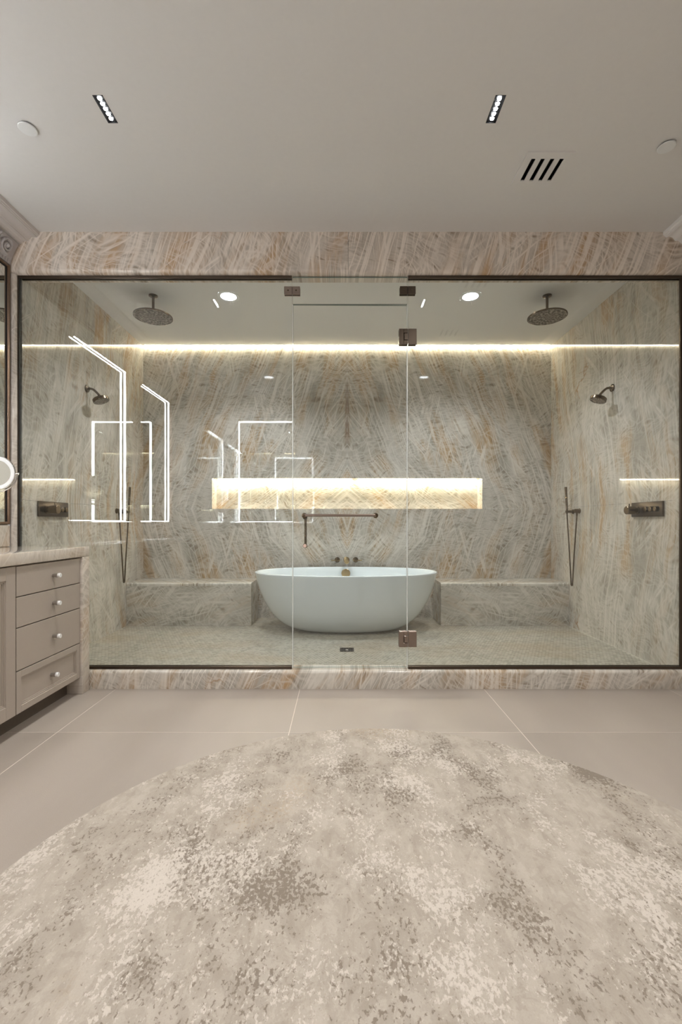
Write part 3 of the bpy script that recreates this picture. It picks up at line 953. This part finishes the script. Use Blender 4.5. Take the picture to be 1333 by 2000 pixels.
def hand_shower(xw, s, zb, label):
    yo, yh = 4.285, 4.400            # wall outlet, wand holder
    z = 1.196
    e = empty('hand_shower', (xw, yh, z), label, 'hand shower', 'bronze hand showers on hoses')
    ax = 'X' if s > 0 else '-X'
    MB().lathe([(0.0, 0.0), (0.024, 0.0), (0.024, 0.006), (0.020, 0.010), (0.020, 0.044), (0.0, 0.046)], (xw, yo, z), ax, n=24).build('wall_outlet', M['bronze_dark'], e)
    MB().lathe([(0.009, -0.016), (0.009, -0.030), (0.007, -0.046)], (xw + s * 0.026, yo, z), n=16).build('hose_nut', M['bronze_dark'], e)
    MB().lathe([(0.0, 0.0), (0.022, 0.0), (0.022, 0.006), (0.013, 0.009), (0.013, 0.072), (0.0, 0.074)], (xw, yh, z - 0.004), ax, n=24).build('holder', M['bronze_dark'], e)
    xa = xw + s * 0.062
    w = MB().tube([(xa, yh, z - 0.022), (xa, yh, z + 0.02), (xa + s * 0.006, yh, z + 0.12), (xa + s * 0.012, yh, z + 0.235)], [0.0085, 0.0095, 0.0105, 0.0115], 16).build('wand', M['bronze_dark'], e)
    MB().tube([(xa + s * 0.0068, yh, z + 0.128), (xa + s * 0.0072, yh, z + 0.136)], 0.0122, 16).build('ring', M['brass'], w)
    pts = []
    x2 = xw + s * 0.026
    zt1, zt2 = z - 0.022, z - 0.045
    ym, xm, rb = (yh + yo) / 2, (xa + x2) / 2, 0.013
    def leg(ya, xs_, zt, sg):
        for k in range(15):
            t = k / 14
            w = (1 - t) ** 1.12          # runs nearly straight down, then tucks in
            yield (xm + (xs_ - xm) * w, ym + sg * rb + (ya - ym - sg * rb) * w, zt + (zb + rb - zt) * t)
    pts = list(leg(yh, xa, zt1, 1))
    pts += [(xm, ym + rb * math.cos(PI * k / 10), zb + rb - rb * math.sin(PI * k / 10)) for k in range(1, 10)]
    pts += list(leg(yo, x2, zt2, -1))[::-1]
    MB().tube(pts, 0.0062, 10).build('hose', M['bronze_dark'], e, sharp=60)
hand_shower(XL, 1, 0.515, 'bronze hand shower hanging from the left shower wall')
hand_shower(XR, -1, 0.485, 'bronze hand shower hanging from the right shower wall')

# ------------------------------------------------------------------ lights, built with their fixtures
def spot(name, loc, energy, col, size, angle, blend, parent=None):
    d = bpy.data.lights.new(name, 'SPOT')
    d.energy = energy; d.color = col; d.shadow_soft_size = size
    d.spot_size = math.radians(angle); d.spot_blend = blend
    o = bpy.data.objects.new(name, d)
    C.objects.link(o)
    pw = Vector(parent['_w']) if parent is not None else Vector((0, 0, 0))
    o.location = Vector(loc) - pw
    if parent is not None: o.parent = parent
    return o

def linear_light(x0, x1, label):
    xm, ym = (x0 + x1) / 2, (LY0 + LY1) / 2
    e = empty('linear_downlight', (xm, ym, H), label, 'ceiling light', 'black five-dot ceiling lights')
    mb = MB()
    t = 0.002
    mb.box(x0, x1, LY0, LY1, H + 0.030, H + 0.032)
    mb.box(x0 + 0.0003, x0 + t, LY0, LY1, H - 0.0005, H + 0.030); mb.box(x1 - t, x1 - 0.0003, LY0, LY1, H - 0.0005, H + 0.030)
    mb.box(x0 + t, x1 - t, LY0 + 0.0003, LY0 + t, H - 0.0005, H + 0.030); mb.box(x0 + t, x1 - t, LY1 - t, LY1 - 0.0003, H - 0.0005, H + 0.030)
    mb.build('housing', M['black'], e)
    for k in range(5):
        y = ym + (k - 2) * 0.0250
        c = MB().lathe([(0.0200, 0.0030), (0.0105, 0.0045), (0.0105, 0.007), (0.0200, 0.009)], (xm, y, H), n=4 * 6).build('reflector', M['black'], e)
        spot('lamp', (xm, y, H - 0.001), E_LINEAR / 5, (1.0, 0.97, 0.93), 0.008, 118, 0.5, e)
        MB().lathe([(0.0, 0.0004), (0.0080, 0.0010), (0.0094, 0.0040), (0.0, 0.0060)], (xm, y, H), n=16).build('led', M['led_dot'], e)
linear_light(*LIN[0], 'black five-dot linear ceiling light at the upper left')
linear_light(*LIN[1], 'black five-dot linear ceiling light at the upper right, near the vent')

def downlight(x, y, label):
    e = empty('recessed_downlight', (x, y, H), label, 'ceiling light', 'round shower downlights')
    MB().lathe([(0.058, 0.012), (0.066, 0.001), (0.066, -0.002), (0.090, -0.003), (0.092, -0.0005), (0.092, 0.0), ], (x, y, H - 0.0004), n=48).build('trim_ring', M['white_plastic'], e)
    MB().lathe([(0.0, 0.010), (0.057, 0.010), (0.059, 0.016), (0.0, 0.018)], (x, y, H), n=40).build('lens', M['lens'], e)
    spot('lamp', (x, y, H - 0.012), E_SHOWER_SPOT, (0.97, 0.98, 1.0), 0.05, 136, 0.7, e)
downlight(*DL[0], 'round glowing downlight in the shower ceiling, left one')
downlight(*DL[1], 'round glowing downlight in the shower ceiling, right one')

def fill_light(x, y, label):  # added fill lamp, coned so the glass does not mirror it
    e = empty('recessed_downlight', (x, y, H), label, 'ceiling light')
    MB().lathe([(0.030, 0.04), (0.030, 0.002), (0.046, -0.002), (0.050, 0.0)], (x, y, H - 0.0004), n=32).build('trim_ring', M['black'], e)
    MB().lathe([(0.0, 0.030), (0.028, 0.030), (0.0, 0.034)], (x, y, H), n=24).build('lens', M['led_dot'], e)
    spot('lamp', (x, y, H - 0.004), E_FILL_SPOT, (1.0, 0.985, 0.965), 0.03, 118, 0.6, e)
for (x, y), lb in zip(FILL_SPOTS, ('added black-rimmed fill light over the vanity side behind the view',
                               'added black-rimmed fill light over the rug behind the view',
                               'added black-rimmed fill light near the room middle at the rear',
                               'added black-rimmed fill light near the right wall at the rear')):
    fill_light(x, y, lb)

cv = empty('cove_light', (CX, YC, H), 'warm glowing light strip in the ceiling slot above the back wall', 'light strip')
box('led_strip', M['led_warm'], (XL + 0.02, XR - 0.02, YC + 0.005, YC + 0.011, H - 0.0018, H + 0.005), cv)
box('channel', M['white_plastic'], (XL + 0.02, XR - 0.02, YC + 0.0005, YC + 0.016, H + 0.0065, H + 0.010), cv)

for x0, x1, lb in ((NX0 + 0.02, 0.120, 'warm light strip along the top of the wall niche, left run'), (0.185, NX1 - 0.02, 'warm light strip along the top of the wall niche, right run')):
    e = empty('niche_light', ((x0 + x1) / 2, 4.96, NZ1), lb, 'light strip')
    box('led_strip', M['led_niche'], (x0, x1, 5.003, 5.021, NZ1 - 0.0042, NZ1 - 0.0022), e)
    box('channel', M['white_plastic'], (x0, x1, 5.000, 5.024, NZ1 - 0.002, NZ1 - 0.0002), e)

# ------------------------------------------------------------------ ceiling vent, cover discs
def vent(x0, x1, y0, y1, label):
    e = empty('ceiling_vent', ((x0 + x1) / 2, (y0 + y1) / 2, H), label, 'vent', 'slotted ceiling vents')
    sl = [(x0 + 0.037 + k * 0.0492, x0 + 0.037 + k * 0.0492 + 0.0225) for k in range(4)]
    mb = MB(); mb.bm.free()
    mb.bm = plate_with_holes(x0, x1, y0, y1, [(a, b, y0 + 0.041, y1 - 0.041) for a, b in sl], H - 0.0065)
    for v in mb.bm.verts:
        if v.co.z > H: v.co.z = H - 0.0004
    mb.build('face_plate', M['ceiling'], e)
    mb = MB()
    X0, X1, Y0, Y1 = x0 + 0.0285, x1 - 0.0285, y0 + 0.0345, y1 - 0.0345
    mb.box(X0, X1, Y0, Y1, H + 0.06, H + 0.062)
    mb.box(X0, X0 + 0.001, Y0, Y1, H + 0.0005, H + 0.06); mb.box(X1 - 0.001, X1, Y0, Y1, H + 0.0005, H + 0.06)
    mb.box(X0 + 0.001, X1 - 0.001, Y0, Y0 + 0.001, H + 0.0005, H + 0.06); mb.box(X0 + 0.001, X1 - 0.001, Y1 - 0.001, Y1, H + 0.0005, H + 0.06)
    mb.build('duct', M['black'], e)
    for k in range(3):
        xx = sl[k][1]
        box('blade', M['black'], (xx + 0.012, xx + 0.0145, Y0 + 0.002, Y1 - 0.002, H + 0.0005, H + 0.04), e)
vent(*VENTS[0], 'white four-slot ceiling vent at the upper right of the view')
vent(*VENTS[1], 'white four-slot ceiling vent overhead, seen only reflected in the glass')

def disc(x, y, label):
    e = empty('cover_disc', (x, y, H), label, 'cover plate', 'round white ceiling covers')
    MB().lathe([(0.0, -0.0005), (0.034, -0.0005), (0.034, -0.007)], (x, y, H), n=32).build('base', M['gasket'], e)
    MB().lathe([(0.0, -0.012), (0.0385, -0.012), (0.0405, -0.010), (0.0405, -0.0072), (0.0, -0.0072)], (x, y, H), n=44).build('cover', M['white_plastic'], e)
disc(-1.502, 2.180, 'round white ceiling cover disc at the upper left')
disc(1.636, 2.285, 'round white ceiling cover disc at the upper right edge')

# ------------------------------------------------------------------ vanity
VX = -1.633            # front of counter
DX = -1.646            # front of drawers and doors
CT, CB = 0.9305, 0.868
VY1 = 2.954
VY0 = 0.10
ct = empty('countertop', ((WL + VX) / 2, (VY0 + VY1) / 2, CB), 'pale quartzite vanity countertop with waterfall end beside the shower', 'countertop')
mb = MB().box(WL + 0.001, VX, VY0, VY1, CB, CT, bev=0.004, seg=2)
mb.build('slab', M['counter'], ct)
mb = MB().box(WL + 0.001, VX, 2.874, VY1, 0.0, CB - 0.0003, bev=0.004, seg=2)
mb.build('waterfall_leg', M['counter_leg'], ct)
mb = MB().box(WL + 0.001, WL + 0.020, VY0, VY1, CT + 0.0003, 1.068, bev=0.002)
mb.build('backsplash', M['splash'], ct)

def knob(y, z, parent):
    k = MB().lathe([(0.0095, 0.0), (0.0095, 0.006), (0.0125, 0.018), (0.0128, 0.030)], (DX, y, z), 'X', n=24).build('knob', M['nickel'], parent)
    return MB().lathe([(0.0128, 0.030), (0.0128, 0.040), (0.0118, 0.042), (0.0, 0.042)], (DX, y, z), 'X', n=24)

def framed_front(name, y0, y1, z0, z1, parent, stile=0.062):
    th = 0.020
    xf, xb_ = DX, DX - th
    mb = MB()
    mb.box(xb_, xf, y0, y0 + stile, z0, z1, bev=0.0012); mb.box(xb_, xf, y1 - stile, y1, z0, z1, bev=0.0012)
    mb.box(xb_, xf, y0 + stile, y1 - stile, z0, z0 + stile, bev=0.0012); mb.box(xb_, xf, y0 + stile, y1 - stile, z1 - stile, z1, bev=0.0012)
    f = mb.build(name, M['cabinet'], parent)
    # stepped bead inside the frame
    mb = MB()
    a, b, c, d = y0 + stile, y1 - stile, z0 + stile, z1 - stile
    for w, dep in ((0.007, 0.004), (0.014, 0.008)):
        o_ = w - 0.007
        mb.box(xb_ + 0.002, xf - dep, a + o_, a + w, c + o_, d - o_); mb.box(xb_ + 0.002, xf - dep, b - w, b - o_, c + o_, d - o_)
        mb.box(xb_ + 0.002, xf - dep, a + w, b - w, c + o_, c + w); mb.box(xb_ + 0.002, xf - dep, a + w, b - w, d - w, d - o_)
    mb.build('bead', M['cabinet'], f)
    box('panel', M['cabinet'], (xb_ + 0.001, xf - 0.012, a + 0.014, b - 0.014, c + 0.014, d - 0.014), f)
    return f

def cabinet_unit(kind, y0, y1, label):
    e = empty('vanity_cabinet', ((WL + DX) / 2, (y0 + y1) / 2, 0), label, 'cabinet')
    box('body', M['cabinet'], (WL + 0.002, DX - 0.022, y0 + 0.0005, y1 - 0.0005, 0.106, CB - 0.001), e)
    box('toe_kick', M['cabinet_dark'], (DX - 0.10, DX - 0.085, y0 + 0.0005, y1 - 0.0005, 0.0, 0.106), e)
    g = 0.0027
    if kind == 'drawers':
        zs = [0.108, 0.326, 0.546, 0.704, 0.862]
        for k in range(4):
            z0, z1 = zs[k] + (g if k else 0), zs[k + 1] - g
            if k == 0:
                d = framed_front('drawer', y0 + g, y1 - g, z0, z1, e, 0.034)
            else:
                d = box('drawer', M['cabinet'], (DX - 0.020, DX, y0 + g, y1 - g, z0, z1), e, bev=0.0012)
            ym = (y0 + y1) / 2 + 0.012
            xo = 0.0 if k else -0.012
            zm = (z0 + z1) / 2
            kb = MB().lathe([(0.0095, xo), (0.0095, xo + 0.006), (0.0125, xo + 0.018), (0.0128, xo + 0.030)], (DX, ym, zm), 'X', n=24).build('knob', M['nickel'], d)
            MB().lathe([(0.0128, xo + 0.030), (0.0128, xo + 0.041), (0.0118, xo + 0.043), (0.0, xo + 0.043)], (DX, ym, zm), 'X', n=24).build('knob_tip', M['knob_face'], d)
    else:
        ymid = (y0 + y1) / 2
        for a, b, kn in ((y0 + g, ymid - g, -1), (ymid + g, y1 - g, 1)):
            d = framed_front('door', a, b, 0.108, 0.862, e, 0.066)
            yk = b - 0.033 if kn < 0 else a + 0.033
            MB().lathe([(0.0095, 0.0), (0.0095, 0.006), (0.0125, 0.018), (0.0128, 0.030)], (DX, yk, 0.70), 'X', n=24).build('knob', M['nickel'], d)
            MB().lathe([(0.0128, 0.030), (0.0128, 0.041), (0.0118, 0.043), (0.0, 0.043)], (DX, yk, 0.70), 'X', n=24).build('knob_tip', M['knob_face'], d)
    return e
cabinet_unit('drawers', 2.305, 2.8725, 'taupe vanity cabinet of four drawers next to the stone waterfall leg')
cabinet_unit('doors', 1.25, 2.304, 'taupe vanity cabinet with framed doors left of the drawers')
cabinet_unit('drawers', 0.68, 1.249, 'taupe vanity drawer cabinet nearest the viewer, beyond the frame')

# ------------------------------------------------------------------ mirrors
def led_mirror(name, plane, off, a0, a1, z0, z1, la0, la1, lz0, lz1, open_end, label, frame=True):
    """plane 'X': on wall x=off, spans y a0..a1, faces +x.  plane 'Y': on wall y=off, spans x, faces +y"""
    def B(d0, d1, s0, s1, za, zb):
        return (off + d0, off + d1, s0, s1, za, zb) if plane == 'X' else (s0, s1, off + d0, off + d1, za, zb)
    base = (off, (a0 + a1) / 2, z0) if plane == 'X' else ((a0 + a1) / 2, off, z0)
    e = empty(name, base, label, 'mirror')
    box('mirror_glass', M['mirror'], B(0.002, 0.008, a0, a1, z0, z1), e)
    fw, fd = 0.018, 0.022
    for s0, s1, za, zb in ((a0 - fw, a0, z0 - fw, z1 + 0.014), (a1, a1 + fw, z0 - fw, z1 + 0.014), (a0, a1, z0 - fw, z0), (a0, a1, z1, z1 + 0.014)):
        box('frame', M['frame_bronze'], B(0.001, fd, s0, s1, za, zb), e, bev=0.003, seg=2)
    for s0, s1, za, zb in ((a1 - 0.004, a1 - 0.0005, z0, z1), (a0, a1 - 0.004, z1 - 0.004, z1 - 0.0005)):
        box('gasket', M['gasket'], B(0.0085, 0.012, s0, s1, za, zb), e)
    w = 0.0075
    bars = [(la0, la1, lz1 - w, lz1), (la0, la1, lz0, lz0 + w * 0.8), (la0, la0 + w, lz0 + w, lz1 - w)]
    if not open_end:
        bars.append((la1 - w, la1, lz0 + w, lz1 - w))
    for s0, s1, za, zb in bars:
        box('light_bar', M['led_cool'], B(0.024, 0.031, s0, s1, za, zb), e)
    return e
led_mirror('vanity_mirror', 'X', WL, 1.28, 2.938, 1.090, 2.738, 1.510, 2.360, 1.100, 2.580, True, 'tall bronze-framed vanity mirror on the left wall beside the shower')
led_mirror('vanity_mirror', 'X', WL, 0.26, 1.13, 1.090, 2.738, 0.370, 1.100, 1.100, 2.580, True, 'bronze-framed lit mirror on the left wall, seen only reflected in the glass')
led_mirror('wall_mirror', 'Y', -0.72, -1.56, -0.60, 1.090, 2.640, -1.51, -0.65, 1.100, 2.580, False, 'lit rectangular mirror on the wall behind the view, seen only reflected')

# round make-up mirror on an arm from the left wall
def makeup_mirror():
    x, y, z, R0 = -1.896, 2.50, 1.356, 0.0945
    e = empty('makeup_mirror', (x, y, z), 'round make-up mirror with pale ring at the left edge above the countertop', 'mirror')
    MB().lathe([(0.0, -0.012), (R0 - 0.004, -0.012), (R0, -0.008), (R0, 0.002), (R0 - 0.003, 0.004)], (x, y, z), '-Y', n=64).build('back_shell', M['chrome'], e)
    MB().lathe([(R0 - 0.003, 0.004), (R0 - 0.006, 0.006), (0.0740, 0.006), (0.0715, 0.004)], (x, y, z), '-Y', n=64).build('light_ring', M['white_plastic'], e)
    MB().lathe([(0.0715, 0.004), (0.0, 0.0035)], (x, y, z), '-Y', n=64).build('mirror_glass', M['mirror'], e)
    pts = []
    for k in range(25):
        a = -PI / 2 + (k / 24 - 0.5) * PI
        pts.append((x + (R0 + 0.008) * math.cos(a), y + 0.004, z + (R0 + 0.008) * math.sin(a)))
    yk = MB().tube(pts, 0.0035, 10).build('yoke', M['chrome'], e)
    for s in (-1, 1):
        MB().tube([(x + s * (R0 - 0.002), y + 0.004, z), (x + s * (R0 + 0.014), y + 0.004, z)], [0.004, 0.006], 12).build('pivot', M['chrome'], yk)
    MB().tube([(x, y + 0.004, z - R0 - 0.008), (x, y + 0.004, z - R0 - 0.03), (x - 0.05, y + 0.01, z - R0 - 0.035), (WL + 0.02, y + 0.01, z - R0 - 0.035)], 0.007, 12).build('arm', M['chrome'], e)
    MB().lathe([(0.0, 0.0005), (0.035, 0.0005), (0.035, 0.008), (0.028, 0.014), (0.0, 0.016)], (WL + 0.008, y + 0.01, z - R0 - 0.035), 'X', n=28).build('wall_plate', M['chrome'], e)
makeup_mirror()
for o in list(S.objects):
    if o.parent and o.parent.name.startswith('makeup_mirror') and not o.name.startswith(('arm', 'wall_plate')):
        o.rotation_euler.z = math.radians(13)

# ------------------------------------------------------------------ rug
def rug():
    cx_, cy_, R0, t = 0.165, 1.143, 1.232, 0.011
    prof = [(0.0, 0.0006), (R0 - 0.002, 0.0006), (R0, 0.003), (R0, t - 0.003), (R0 - 0.003, t - 0.0005), (R0 - 0.008, t), (0.9, t), (0.6, t), (0.3, t), (0.0, t)]
    o = MB().lathe(prof, (cx_, cy_, 0), n=160).build('round_rug', M['rug'], None, (cx_, cy_, 0))
    tag(o, 'large round distressed beige and grey rug on the tile floor', 'rug')
rug()

# bookkeeping keys are not part of the scene
for o in S.objects:
    if '_w' in o: del o['_w']
